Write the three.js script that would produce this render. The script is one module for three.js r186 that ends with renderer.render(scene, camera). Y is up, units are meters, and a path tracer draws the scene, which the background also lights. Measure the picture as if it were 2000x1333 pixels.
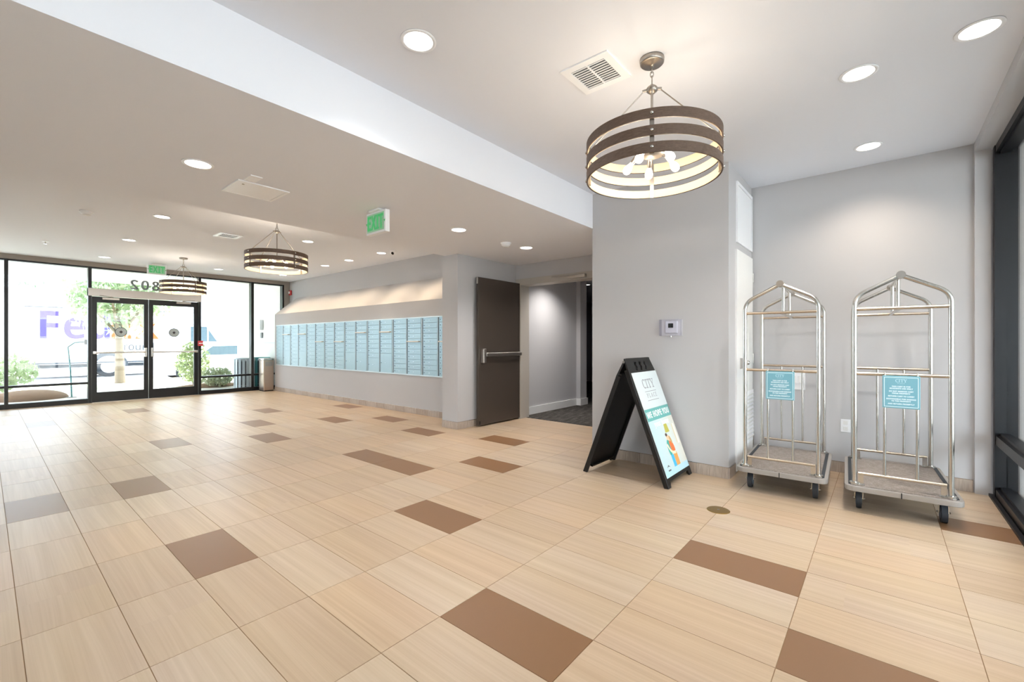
import * as THREE from 'three';
import { RoundedBoxGeometry } from 'three/addons/geometries/RoundedBoxGeometry.js';
import { TextGeometry } from 'three/addons/geometries/TextGeometry.js';
import { FontLoader } from 'three/addons/loaders/FontLoader.js';
import { mergeGeometries } from 'three/addons/utils/BufferGeometryUtils.js';
import { ImprovedNoise } from 'three/addons/math/ImprovedNoise.js';

// ---------- camera, sky, sun, exposure ----------
// World: x runs along the lowered ceiling, y is up, "b" below means distance towards the glazed entrance (z = -b).
const renderer = new THREE.WebGLRenderer({ antialias: true });
renderer.toneMapping = THREE.LinearToneMapping;
renderer.toneMappingExposure = 1.9;
renderer.shadowMap.enabled = true;
const scene = new THREE.Scene();
const F = 864, YAW = Math.atan2(723, F);
const camera = new THREE.PerspectiveCamera(2 * Math.atan(666.5 / F) * 180 / Math.PI, 2000 / 1333, 0.05, 300);
camera.position.set(0, 1.215, 0);
camera.lookAt(Math.cos(YAW), 1.215, -Math.sin(YAW));
camera.setViewOffset(2000, 1333, 0, -2.5, 2000, 1333);
scene.add(camera);
scene.background = new THREE.Color(0.78, 0.89, 1.0);
scene.backgroundIntensity = 6.6;
const sun = new THREE.DirectionalLight(new THREE.Color(1, 0.96, 0.91), 24);
sun.name = 'sun';
sun.position.set(14, 26, -36); sun.target.position.set(2, 0, -18); sun.target.name = 'sun_target';
sun.castShadow = true; sun.shadow.mapSize.set(2048, 2048);
Object.assign(sun.shadow.camera, { left: -40, right: 40, top: 40, bottom: -40, near: 1, far: 120 });
scene.add(sun, sun.target);

const WARM = new THREE.Color(1.0, 0.955, 0.91);
const DOWN_I = 4.6, BULB_I = 0.1;

// ---------- helpers ----------
let seed = 20240517;
const rnd = () => { seed = (seed * 1664525 + 1013904223) >>> 0; return seed / 4294967296; };
const rr = (a, b) => a + (b - a) * rnd();
const noise = new ImprovedNoise();
const taken = new Map();
const numbered = (n) => { const k = taken.get(n) ?? 0; taken.set(n, k + 1); return k ? n + '_' + String(k).padStart(3, '0') : n; };
const flat = (g) => { const o = g.index ? g.toNonIndexed() : g.clone(); for (const k of Object.keys(o.attributes)) if (!['position', 'normal', 'uv'].includes(k)) o.deleteAttribute(k); return o; };
const merge = (gs) => (gs.length === 1 ? gs[0] : mergeGeometries(gs.map(flat)));
function obj(name, geos, mat, parent = scene) {
  const m = new THREE.Mesh(merge([].concat(geos)), mat);
  m.name = parent === scene ? numbered(name) : name;
  m.castShadow = m.receiveShadow = true;
  parent.add(m);
  return m;
}
function tag(o, label, category, group) { o.userData = { ...o.userData, label, category }; if (group) o.userData.group = group; return o; }
function struct(o, label, category = 'structure') { o.userData = { ...o.userData, kind: 'structure', label, category }; return o; }
function thing(name, label, category, [x, y, b], turn = 0, group) {
  const o = new THREE.Group(); o.name = numbered(name); scene.add(o);
  o.position.set(x, y, -b); o.rotation.y = turn;
  return tag(o, label, category, group);
}
function setting(name, label, category) { const o = new THREE.Group(); o.name = name; scene.add(o); return struct(o, label, category); }
function copy(root, [x, y, b], turn, label, group) {
  const r = root.clone(); r.name = numbered(root.name.replace(/_\d{3}$/, '')); scene.add(r);
  r.position.set(x, y, -b); r.rotation.y = turn; r.userData = { ...root.userData };
  if (label) r.userData.label = label; if (group) r.userData.group = group;
  return r;
}
// world-aligned box from x0..x1, y0..y1, b0..b1
const wb = (x0, x1, y0, y1, b0, b1) => new THREE.BoxGeometry(x1 - x0, y1 - y0, b1 - b0).translate((x0 + x1) / 2, (y0 + y1) / 2, -(b0 + b1) / 2);
const bx = (cx, cy, cz, w, h, d) => new THREE.BoxGeometry(w, h, d).translate(cx, cy, cz);
const rb = (cx, cy, cz, w, h, d, r = 0.006, s = 2) => new RoundedBoxGeometry(w, h, d, s, Math.min(r, w / 2.01, h / 2.01, d / 2.01)).translate(cx, cy, cz);
const V = (x, y, z) => new THREE.Vector3(x, y, z);
function rod(a, b, r, seg = 12, r2 = r) {
  const d = b.clone().sub(a), g = new THREE.CylinderGeometry(r2, r, d.length(), seg);
  g.applyQuaternion(new THREE.Quaternion().setFromUnitVectors(V(0, 1, 0), d.clone().normalize()));
  return g.translate((a.x + b.x) / 2, (a.y + b.y) / 2, (a.z + b.z) / 2);
}
const disc = (cx, cy, cz, r, h, seg = 32) => new THREE.CylinderGeometry(r, r, h, seg).translate(cx, cy, cz);
const lathe = (pts, seg = 32) => new THREE.LatheGeometry(pts.map(([x, y]) => new THREE.Vector2(x, y)), seg);
const tube = (pts, r, n = 40, seg = 10) => new THREE.TubeGeometry(new THREE.CatmullRomCurve3(pts, false, 'catmullrom', 0.0), n, r, seg);
// prism of a polygon given in (x, y), between b0 and b1
function prism(poly, b0, b1) {
  const s = new THREE.Shape(poly.map(([x, y]) => new THREE.Vector2(x, y)));
  return new THREE.ExtrudeGeometry(s, { depth: b1 - b0, bevelEnabled: false }).translate(0, 0, -b1);
}
const std = (hex, roughness = 0.6, metalness = 0, extra = {}) => new THREE.MeshStandardMaterial({ color: hex, roughness, metalness, ...extra });

// ---------- textures ----------
function canvasTex(w, h, draw, srgb = true) {
  const c = document.createElement('canvas'); c.width = w; c.height = h; draw(c.getContext('2d'), w, h);
  const t = new THREE.CanvasTexture(c); if (srgb) t.colorSpace = THREE.SRGBColorSpace; t.anisotropy = 8; return t;
}
function dataTex(w, h, fn, srgb = true) {
  const d = new Uint8Array(w * h * 4);
  for (let y = 0; y < h; y++) for (let x = 0; x < w; x++) {
    const c = fn(x, y), i = (y * w + x) * 4;
    d[i] = Math.max(0, Math.min(255, c[0])); d[i + 1] = Math.max(0, Math.min(255, c[1])); d[i + 2] = Math.max(0, Math.min(255, c[2])); d[i + 3] = 255;
  }
  const t = new THREE.DataTexture(d, w, h, THREE.RGBAFormat);
  t.magFilter = THREE.LinearFilter; t.minFilter = THREE.LinearMipmapLinearFilter; t.generateMipmaps = true; t.wrapS = t.wrapT = THREE.RepeatWrapping;
  if (srgb) t.colorSpace = THREE.SRGBColorSpace; t.needsUpdate = true; return t;
}
// vein-cut stone look: fine streaks running the length of the tile
const streak = (u, v, s) => {
  const w = noise.noise(u * 3, v * 1.4, s) * 0.05;
  return noise.noise((u + w) * 9, v * 0.8, s + 3) * 0.5 + noise.noise((u + w) * 26, v * 1.5, s + 7) * 0.42 + noise.noise((u + w) * 70, v * 2.6, s + 11) * 0.3;
};
const tileTex = dataTex(1024, 1024, (x, y) => {
  const u = x / 256, v = y / 512, t = streak(u, v, 1.3), g = noise.noise(x * 0.9, y * 0.9, 5) * 2, p = noise.noise(u * 1.2, v * 1.2, 40) * 5;
  return [190 + t * 15 + g + p, 169 + t * 17 + g + p, 145 + t * 19 + g];
});
const baseTex = dataTex(512, 128, (x, y) => {
  const t = noise.noise(x * 0.045, y * 0.006, 2) * 0.6 + noise.noise(x * 0.14, y * 0.01, 9) * 0.5, g = noise.noise(x * 0.7, y * 0.3, 4) * 4;
  return [176 + t * 30 + g, 162 + t * 30 + g, 150 + t * 30 + g];
});
const woodTex = dataTex(1024, 128, (x, y) => {
  const t = noise.noise(x * 0.02, y * 0.22, 2) * 0.6 + noise.noise(x * 0.06, y * 0.6, 6) * 0.5 + noise.noise(x * 0.25, y * 0.9, 8) * 0.25;
  return [96 + t * 42, 76 + t * 38, 63 + t * 34];
});
const carpetTex = dataTex(512, 512, (x, y) => {
  const n = rnd() * 46 - 23, p = noise.noise(x * 0.03, y * 0.03, 3) * 14 + noise.noise(x * 0.11, y * 0.11, 13) * 16;
  return [142 + n + p, 132 + n + p, 126 + n + p];
});
const darkCarpetTex = dataTex(512, 512, (x, y) => {
  const n = rnd() * 26 - 13, p = noise.noise(x * 0.012, y * 0.06, 3) * 44 + noise.noise(x * 0.05, y * 0.15, 13) * 26;
  return [58 + n + p, 54 + n + p, 50 + n + p];
});
const brushTex = dataTex(256, 256, (x, y) => { const n = noise.noise(x * 0.9, y * 0.02, 7) * 60; return [140 + n, 140 + n, 140 + n]; }, false);

// ---------- materials ----------
const M = {
  wall: std('#bebdbf', 0.85), ceiling: std('#e8eaf1', 0.9), white: std('#e9e9e8', 0.55), whiteGloss: std('#f4f5f8', 0.35),
  grout: std('#8f7355', 0.9), brownTile: std('#846143', 0.38), black: std('#0d0c10', 0.5), blackFrame: std('#09090e', 0.38, 0.05),
  blackPlastic: std('#070709', 0.5), frameTrim: std('#9c948c', 0.5), headerBar: std('#d9d5d2', 0.5), fireDoor: std('#463e38', 0.36, 0.0),
  steel: std('#c9c6c1', 0.22, 1), brushed: std('#b8b2ac', 0.34, 1), nickel: std('#a8a19a', 0.3, 1), champagne: std('#d2c5b6', 0.26, 1), stainless: std('#b9a99a', 0.3, 1),
  mail: std('#8fa6ad', 0.36, 0.35), mailFrame: std('#c4d3d8', 0.42, 0.3), mailGap: std('#7f949b', 0.5, 0.3), mailDark: std('#3c464c', 0.5, 0.3), mailLock: std('#5f6e74', 0.35, 0.7), slot: std('#d8d2c8', 0.4),
  woodOut: std('#ffffff', 0.6, 0, { map: woodTex }), woodIn: std('#c4b093', 0.65), carpet: std('#ffffff', 0.95, 0, { map: carpetTex }), darkCarpet: std('#ffffff', 0.95, 0, { map: darkCarpetTex }),
  rubber: std('#2c3036', 0.7), wheelGrey: std('#5a6673', 0.5), bumper: std('#9b9590', 0.5, 0.2), brass: std('#a88a52', 0.35, 1),
  glass: new THREE.MeshPhysicalMaterial({ color: '#fbfdfd', roughness: 0, transmission: 1, thickness: 0, ior: 1.5 }),
  entranceGlass: new THREE.MeshPhysicalMaterial({ color: '#e6e8ea', roughness: 0, transmission: 1, thickness: 0, ior: 1.5 }),
  clear: new THREE.MeshPhysicalMaterial({ color: '#f4f4f8', roughness: 0.05, transmission: 1, thickness: 0, ior: 1.45 }),
  glow: std('#ffffff', 0.5, 0, { emissive: new THREE.Color(1, 0.95, 0.87), emissiveIntensity: 3.2 }),
  bulb: std('#fff3dd', 0.3, 0, { emissive: new THREE.Color(1, 0.88, 0.68), emissiveIntensity: 5 }),
  exitGreen: std('#2a9a52', 0.5, 0, { emissive: new THREE.Color(0.10, 0.62, 0.22), emissiveIntensity: 0.22 }), exitFace: std('#a6dbb8', 0.5),
  red: std('#b3262b', 0.45), redPale: std('#c9444a', 0.45), screen: std('#2c3533', 0.3), tealSign: std('#7fb0bd', 0.4), mulch: std('#8a6f5c', 0.95), rock: std('#a3978a', 0.9),
  concrete: std('#d2cfc9', 0.9), asphalt: std('#a4a4a4', 0.95), lawn: std('#a3a78d', 0.95), stucco: std('#e6e4e0', 0.9), truckWhite: std('#eceded', 0.4), truckGrey: std('#3b4146', 0.6),
  purple: std('#43328a', 0.5), orange: std('#e8500c', 0.5), greyText: std('#3f4549', 0.5), paleText: std('#d6d9da', 0.5), tyre: std('#22262a', 0.85), hub: std('#d3d6d8', 0.4, 0.4), darkGlass: std('#3b5057', 0.12),
  doorTrim: std('#b5afa7', 0.5), greyStucco: std('#a7a5a1', 0.9), paver: std('#8f8e8b', 0.9), bark: std('#8a7a6c', 0.95), teal: std('#4f9aa0', 0.5), paleMetal: std('#c4d0d6', 0.45, 0.2), grey: std('#8f9296', 0.6),
};
const leafMat = (hex) => new THREE.MeshPhysicalMaterial({ color: hex, roughness: 0.9, transmission: 0.35, thickness: 0, side: THREE.DoubleSide });
const font = await new FontLoader().loadAsync('fonts/droid/droid_sans_bold.typeface.json');
const fontR = await new FontLoader().loadAsync('fonts/droid/droid_sans_regular.typeface.json');
const text = (s, size, depth, f = font) => { const g = new TextGeometry(s, { font: f, size, depth, curveSegments: 5 }); return g; };

// ---------- floor ----------
const T = 0.2991, TX0 = 0.0996, TB0 = 2.6976, H = 1.215;
const ct = Math.cos(YAW), st = Math.sin(YAW);
const pix = (x, y, b) => { const d = x * ct + b * st, l = x * st - b * ct; return [1000 + F * l / d, 669 - (y - H) * F / d, d]; };
{
  const floor = setting('floor', 'floor of pale vein-cut stone tiles with scattered brown tiles', 'floor');
  obj('grout_bed', wb(-3.2, 5.62, -0.12, -0.0016, -0.82, 12.32), M.grout, floor);
  const dark = new Set(['2,0', '4,-3', '6,-1', '8,-4', '6,-5', '13,1', '10,0', '8,1', '8,2', '12,3', '13,5', '11,6', '14,8', '7,5', '8,7', '10,9', '2,3', '0,3', '4,6', '13,-6', '-3,1', '-5,5', '-2,8', '1,11', '5,12']);
  const tints = ['#ffffff', '#fbf8f4', '#f6f1ea', '#fdf6ee'].map((c) => new THREE.MeshPhysicalMaterial({ color: c, roughness: 0.4, map: tileTex, specularIntensity: 1, ior: 1.72 }));
  const W = T - 0.0032, L = 2 * T - 0.0032;
  const geos = [];
  for (let k = 0; k < 16; k++) {
    const g = new THREE.BoxGeometry(W, 0.01, L); const uv = g.attributes.uv, p = g.attributes.position, ou = (k % 4) / 4, ov = Math.floor(k / 4) / 4 + (k % 3) * 0.07;
    for (let i = 0; i < uv.count; i++) uv.setXY(i, ou + (p.getX(i) / W + 0.5) * 0.25, ov + (p.getZ(i) / L + 0.5) * 0.25);
    geos.push(g);
  }
  const cells = [];
  for (let i = -12; i < 19; i++) for (let j = -6; j < 16; j++) {
    const x0 = TX0 + i * T, b0 = TB0 + j * 2 * T, x1 = x0 + T, b1 = b0 + 2 * T;
    if (x0 < -3.15 || b0 > 12.2) continue;
    if ((x0 > 4.68 && b0 > 4.7) || (x0 > 4.22 && b0 > 1.03 && b1 < 2.44) || (x0 > 5.13 && b1 < 1.6) || x0 > 5.5) continue;
    let lo = [9e9, 9e9], hi = [-9e9, -9e9], ok = true;
    for (const [x, b] of [[x0, b0], [x1, b0], [x0, b1], [x1, b1]]) { const q = pix(x, 0, b); if (q[2] < 0.15) { ok = false; continue; } for (const k of [0, 1]) { lo[k] = Math.min(lo[k], q[k]); hi[k] = Math.max(hi[k], q[k]); } }
    const vis = ok && hi[0] > 0 && lo[0] < 2000 && lo[1] < 1333 && hi[1] > 0;
    cells.push({ i, j, x: (x0 + x1) / 2, b: (b0 + b1) / 2, area: vis ? (hi[0] - lo[0]) * (hi[1] - lo[1]) : 0 });
  }
  cells.sort((a, b) => b.area - a.area);
  const rest = [], restDark = [];
  cells.forEach((c, n) => {
    const isDark = dark.has(c.i + ',' + c.j), g = geos[Math.floor(rnd() * 16)], m = isDark ? M.brownTile : tints[Math.floor(rnd() * 4)], flip = rnd() < 0.5 ? Math.PI : 0;
    const y = -0.005 + rr(-0.00025, 0.00025);
    if (n < 296) { const t = new THREE.Mesh(g, m); t.name = 'floor_tile'; t.position.set(c.x, y, -c.b); t.rotation.y = flip; t.castShadow = t.receiveShadow = true; if (isDark) t.userData.label = 'plain brown tile'; floor.add(t); }
    else (isDark ? restDark : rest).push(flat(g).rotateY(flip).translate(c.x, y, -c.b));
  });
  if (rest.length) obj('distant_tiles', rest, tints[1], floor).userData.kind = 'stuff';
  if (restDark.length) obj('distant_brown_tiles', restDark, M.brownTile, floor).userData.kind = 'stuff';
  const cg = wb(5.62, 12.1, -0.12, 0.004, 2.3, 7.5); { const p = cg.attributes.position, uv = cg.attributes.uv; for (let i = 0; i < p.count; i++) uv.setXY(i, p.getX(i) * 0.9, p.getZ(i) * 0.9); }
  struct(obj('floor_corridor', cg, M.darkCarpet), 'dark patterned carpet in the corridor behind the fire door', 'carpet');
}

// ---------- walls, ceilings ----------
{
  struct(obj('wall_mail', prism([[4.70, 0], [5.26, 0], [5.26, 2.37], [5.24, 2.37], [4.70, 1.915]], 4.84, 11.70), M.wall), 'projecting greige wall with sloped cap that holds the mailboxes', 'wall');
  struct(obj('wall_upper', wb(5.24, 5.42, 0, 2.95, 4.84, 12.34), M.wall), 'greige upper wall behind the sloped cap', 'wall');
  struct(obj('wall_stub', wb(4.235, 5.66, 0, 2.95, 4.53, 4.85), M.wall), 'grey wall end between the mailboxes and the fire door', 'wall');
  struct(obj('wall_doorway', [wb(5.5, 5.66, 2.15, 2.5, 2.40, 4.53), wb(5.5, 5.66, 0, 2.15, 4.44, 4.53), wb(5.5, 5.66, 0, 2.15, 2.40, 2.52)], M.wall), 'wall with the wide opening to the corridor', 'wall');
  struct(obj('wall_closet', wb(4.246, 5.66, 0, 2.95, 1.045, 2.415), M.wall), 'grey boxed-out wall with the thermostat on it', 'wall');
  struct(obj('wall_carts', wb(5.14, 5.3, 0, 2.95, -0.82, 1.045), M.wall), 'greige wall behind the luggage carts', 'wall');
  struct(obj('wall_window', [wb(-3.2, 5.14, 2.745, 2.95, -0.86, -0.57), wb(5.105, 5.14, 0, 2.745, -0.66, -0.57)], M.wall), 'greige drywall head and reveal around the side windows', 'wall');
  struct(obj('wall_left', wb(-3.35, -3.2, 0, 2.95, -0.86, 12.34), M.white), 'pale side wall of the lobby', 'wall');
  struct(obj('wall_corridor', [wb(5.66, 7.35, 0, 2.6, 4.53, 4.7), wb(7.35, 7.58, 0, 2.6, 4.44, 4.7)], M.wall), 'light corridor wall with a shallow pilaster', 'wall');
  struct(obj('wall_corridor_end', [wb(12.0, 12.15, 0, 2.6, 2.2, 7.4), wb(7.58, 12.15, 0, 2.6, 7.4, 7.55), wb(7.45, 7.58, 0, 2.6, 4.7, 7.55), wb(5.66, 12.15, 0, 2.6, 2.2, 2.4), wb(8.9, 9.05, 0, 2.6, 2.4, 4.3)], M.wall), 'dim end of the corridor', 'wall');
  struct(obj('ceiling', wb(-3.35, 5.42, 2.82, 2.95, -0.86, 2.42), M.ceiling), 'pale ceiling above the luggage carts', 'ceiling');
  struct(obj('ceiling_lowered', wb(-3.35, 5.66, 2.45, 2.95, 2.41, 4.80), M.ceiling), 'lowered pale ceiling band crossing the lobby', 'ceiling');
  struct(obj('ceiling_entrance', wb(-3.35, 5.42, 2.82, 2.95, 4.80, 12.34), M.ceiling), 'pale ceiling over the mailboxes and entrance', 'ceiling');
  struct(obj('ceiling_corridor', wb(5.66, 12.15, 2.45, 2.6, 2.2, 7.55), M.ceiling), 'corridor ceiling', 'ceiling');
  struct(obj('trim_corridor', [wb(5.67, 7.35, 0, 0.13, 4.512, 4.53), wb(7.332, 7.598, 0, 0.13, 4.42, 4.44), wb(7.332, 7.35, 0, 0.13, 4.44, 4.53)], M.white), 'white corridor baseboard', 'baseboard');
  // door frame of the corridor opening
  struct(obj('trim_doorway', [wb(5.47, 5.69, 2.12, 2.22, 2.46, 4.50), wb(5.47, 5.69, 0, 2.12, 4.40, 4.45), wb(5.47, 5.69, 0, 2.12, 2.50, 2.56)], M.doorTrim), 'grey metal frame around the corridor opening', 'door frame');

  // tile baseboards
  const bm = [std('#ffffff', 0.45, 0, { map: baseTex }), std('#f3efeb', 0.45, 0, { map: baseTex })];
  const pieceGeo = (w) => new THREE.BoxGeometry(w, 0.098, 0.01);
  function baseRun(name, label, a, b, axis, fixed, out) { // run along b (axis 'b') at x = fixed, or along x at b = fixed; out = +-1 side
    const g = setting(name, label, 'baseboard'), n = Math.max(1, Math.round((b - a) / T)), w = (b - a) / n, geo = pieceGeo(w - 0.0025);
    for (let k = 0; k < n; k++) {
      const m = new THREE.Mesh(geo, bm[k % 2]), c = a + (k + 0.5) * w; m.name = 'base_tile'; m.castShadow = m.receiveShadow = true;
      if (axis === 'b') { m.position.set(fixed + out * 0.005, 0.049, -c); m.rotation.y = Math.PI / 2; } else m.position.set(c, 0.049, -(fixed + out * 0.005));
      g.add(m);
    }
    obj('metal_trim', axis === 'b' ? bx(fixed + out * 0.005, 0.1, -(a + b) / 2, 0.011, 0.004, b - a) : bx((a + b) / 2, 0.1, -(fixed + out * 0.005), b - a, 0.004, 0.011), M.steel, g);
  }
  baseRun('baseboard_mail', 'tile baseboard under the mailboxes', 4.85, 11.70, 'b', 4.70, -1);
  baseRun('baseboard_stub', 'tile baseboard around the wall end', 4.53, 4.85, 'b', 4.235, -1);
  baseRun('baseboard_recess', 'tile baseboard behind the open fire door', 4.235, 5.47, 'x', 4.53, -1);
  baseRun('baseboard_closet', 'tile baseboard below the thermostat', 1.045, 2.415, 'b', 4.246, -1);
  baseRun('baseboard_service', 'tile baseboard beside the white service door', 4.246, 4.46, 'x', 1.045, -1);
  baseRun('baseboard_carts', 'tile baseboard behind the luggage carts', -0.565, 1.045, 'b', 5.14, -1);
}

// ---------- glazed entrance ----------
{
  const B = 12.2, top = 2.73;
  const sash = (name, label, x0, x1, rails, y0 = 0.09, yTop = top) => {
    const g = setting(name, label, 'window');
    obj('sill', wb(x0, x1, 0, y0, B - 0.06, B + 0.06), M.blackFrame, g);
    obj('head', wb(x0, x1, yTop - 0.03, yTop, B - 0.06, B + 0.06), M.blackFrame, g);
    let y = y0;
    for (const r of rails) { obj('rail', wb(x0, x1, r - 0.022, r + 0.022, B - 0.05, B + 0.05), M.blackFrame, g); obj('pane', wb(x0, x1, y, r - 0.022, B - 0.004, B + 0.004), M.entranceGlass, g); y = r + 0.022; }
    obj('pane', wb(x0, x1, y, yTop - 0.03, B - 0.004, B + 0.004), M.entranceGlass, g);
    return g;
  };
  const mull = [];
  sash('window_1', 'glazed entrance bay with the broad shrub behind it', -0.84, 0.24, [0.40]);
  sash('window_2', 'glazed entrance bay beside the double doors, gooseneck post behind it', 0.29, 1.34, [0.40]);
  sash('window_3', 'glazed entrance bay with trees and a parked car behind it', 3.246, 4.31, [0.40]);
  sash('window_4', 'narrow glazed entrance bay next to the metal trash can', 4.37, 5.06, [0.40]);
  sash('window_5', 'plain glazed entrance bay away from the doors', -1.97, -0.89, [0.40]);
  sash('window_6', 'last glazed entrance bay at the side wall', -3.2, -2.02, [0.40]);
  const ms = setting('trim_entrance', 'black aluminium mullions and grey head of the entrance', 'window frame');
  for (const [a, b] of [[-2.02, -1.97], [-0.89, -0.84], [0.24, 0.29], [1.34, 1.392], [4.31, 4.37], [5.06, 5.10]]) obj('mullion', wb(a, b, 0, top, B - 0.075, B + 0.075), M.blackFrame, ms);
  obj('mullion', wb(3.20, 3.246, 0, top, B - 0.075, B + 0.075), M.blackFrame, ms);
  obj('head_trim', wb(-3.2, 5.24, top, 2.84, B - 0.09, B + 0.1), M.frameTrim, ms);
  obj('jamb_trim', wb(5.10, 5.24, 0, top, B - 0.09, B + 0.1), M.frameTrim, ms);
  // transom above doors
  const tr = setting('window_7', 'transom glass with house number above the entrance doors', 'window');
  obj('head', wb(1.392, 3.20, top - 0.03, top, B - 0.06, B + 0.06), M.blackFrame, tr);
  obj('pane', wb(1.392, 3.20, 2.30, top - 0.03, B - 0.004, B + 0.004), M.entranceGlass, tr);
  obj('header_bar', wb(1.34, 3.246, 2.15, 2.30, B - 0.1, B + 0.08), M.headerBar, tr);
  [['2', 1.98], ['0', 2.16], ['8', 2.34]].forEach(([s, x]) => { const g = text(s, 0.2, 0.006); g.rotateY(Math.PI); g.translate(x + 0.16, 2.345, -(B + 0.006)); obj('house_number', g, M.paleText, tr); });

  function glassDoor(name, label, x0, x1, hingeLeft) {
    const g = setting(name, label, 'door'), yb = 0.012, yt = 2.14, s = 0.075;
    obj('stile', wb(x0, x0 + s, yb, yt, B - 0.022, B + 0.022), M.blackFrame, g);
    obj('stile', wb(x1 - s, x1, yb, yt, B - 0.022, B + 0.022), M.blackFrame, g);
    obj('top_rail', wb(x0 + s, x1 - s, yt - 0.115, yt, B - 0.022, B + 0.022), M.blackFrame, g);
    obj('bottom_rail', wb(x0 + s, x1 - s, yb, 0.2, B - 0.022, B + 0.022), M.blackFrame, g);
    obj('pane', wb(x0 + s, x1 - s, 0.2, yt - 0.115, B - 0.004, B + 0.004), M.entranceGlass, g);
    obj('push_bar', rod(V(x0 + 0.05, 1.005, -(B - 0.075)), V(x1 - 0.05, 1.005, -(B - 0.075)), 0.017), M.steel, g);
    const li = hingeLeft ? x1 - 0.05 : x0 + 0.05, hi = hingeLeft ? x0 + 0.04 : x1 - 0.04;
    obj('latch_case', rb(li, 1.0, -(B - 0.05), 0.05, 0.2, 0.06, 0.012), M.steel, g);
    obj('bar_mount', rb(hi, 1.005, -(B - 0.05), 0.07, 0.06, 0.055, 0.012), M.steel, g);
    const c = obj('closer', rb(hingeLeft ? x0 + 0.28 : x1 - 0.28, 2.105, -(B - 0.05), 0.27, 0.045, 0.05, 0.008), M.brushed, g);
    obj('closer_arm', rod(V(hingeLeft ? x0 + 0.3 : x1 - 0.3, 2.14, -(B - 0.06)), V(hingeLeft ? x0 + 0.1 : x1 - 0.1, 2.16, -(B - 0.16)), 0.008), M.brushed, c);
    const cx = (x0 + x1) / 2;
    const dg = obj('decal', new THREE.CylinderGeometry(0.094, 0.094, 0.002, 40).rotateX(Math.PI / 2).translate(cx, 1.43, -(B - 0.0052)), std('#a9b3b3', 0.6), g);
    dg.userData.label = 'round grey sticker with a dark diamond';
    obj('decal_ring', new THREE.TorusGeometry(0.092, 0.006, 6, 40).scale(1, 1, 0.3).translate(cx, 1.43, -(B - 0.0065)), std('#4d5a5c', 0.6), dg);
    obj('decal_diamond', new THREE.BoxGeometry(0.045, 0.045, 0.002).rotateZ(Math.PI / 4).translate(cx, 1.43, -(B - 0.0075)), std('#3f3b3e', 0.6), dg);
    return g;
  }
  glassDoor('door_1', 'black framed glass entrance door beside the gooseneck post bay', 1.40, 2.292, true);
  glassDoor('door_2', 'black framed glass entrance door beside the red pull station', 2.300, 3.195, false);
  struct(obj('trim_threshold', wb(1.392, 3.2, 0, 0.012, B - 0.12, B + 0.1), M.steel), 'metal threshold under the entrance doors', 'threshold');
}

// ---------- side windows ----------
{
  const B = -0.735, edges = [5.105, 4.10, 3.0, 1.9, 0.8, -0.3, -1.4, -2.5, -3.2];
  const ms = setting('trim_side_window', 'black aluminium mullions of the side windows', 'window frame');
  for (const e of edges.slice(0, -1)) obj('mullion', wb(e - 0.065, e, 0, 2.745, B - 0.065, B + 0.065), M.blackFrame, ms);
  for (let k = 0; k + 1 < edges.length; k++) {
    const x1 = edges[k] - 0.065, x0 = edges[k + 1], g = setting('window_' + (8 + k), k === 0 ? 'tall side window next to the luggage carts' : 'tall side window bay ' + ['', 'second', 'third', 'fourth', 'fifth', 'sixth', 'seventh', 'eighth'][k] + ' from the luggage carts', 'window');
    obj('sill', wb(x0, x1, 0, 0.075, B - 0.06, B + 0.06), M.blackFrame, g);
    obj('head', wb(x0, x1, 2.69, 2.745, B - 0.06, B + 0.06), M.blackFrame, g);
    obj('rail', wb(x0, x1, 0.42, 0.49, B - 0.06, B + 0.06), M.blackFrame, g);
    obj('bead', [wb(x0, x1, 0.075, 0.095, B - 0.02, B + 0.035), wb(x0, x1, 0.49, 0.51, B - 0.02, B + 0.035), wb(x0, x1, 2.67, 2.69, B - 0.02, B + 0.035)], M.blackFrame, g);
    obj('pane', wb(x0, x1, 0.075, 0.42, B - 0.004, B + 0.004), M.glass, g);
    obj('pane', wb(x0, x1, 0.49, 2.69, B - 0.004, B + 0.004), M.glass, g);
  }
  struct(obj('trim_window_step', wb(-3.2, 5.105, 0, 0.02, -0.67, -0.645), M.black), 'black floor angle along the side windows', 'trim');
}

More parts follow.
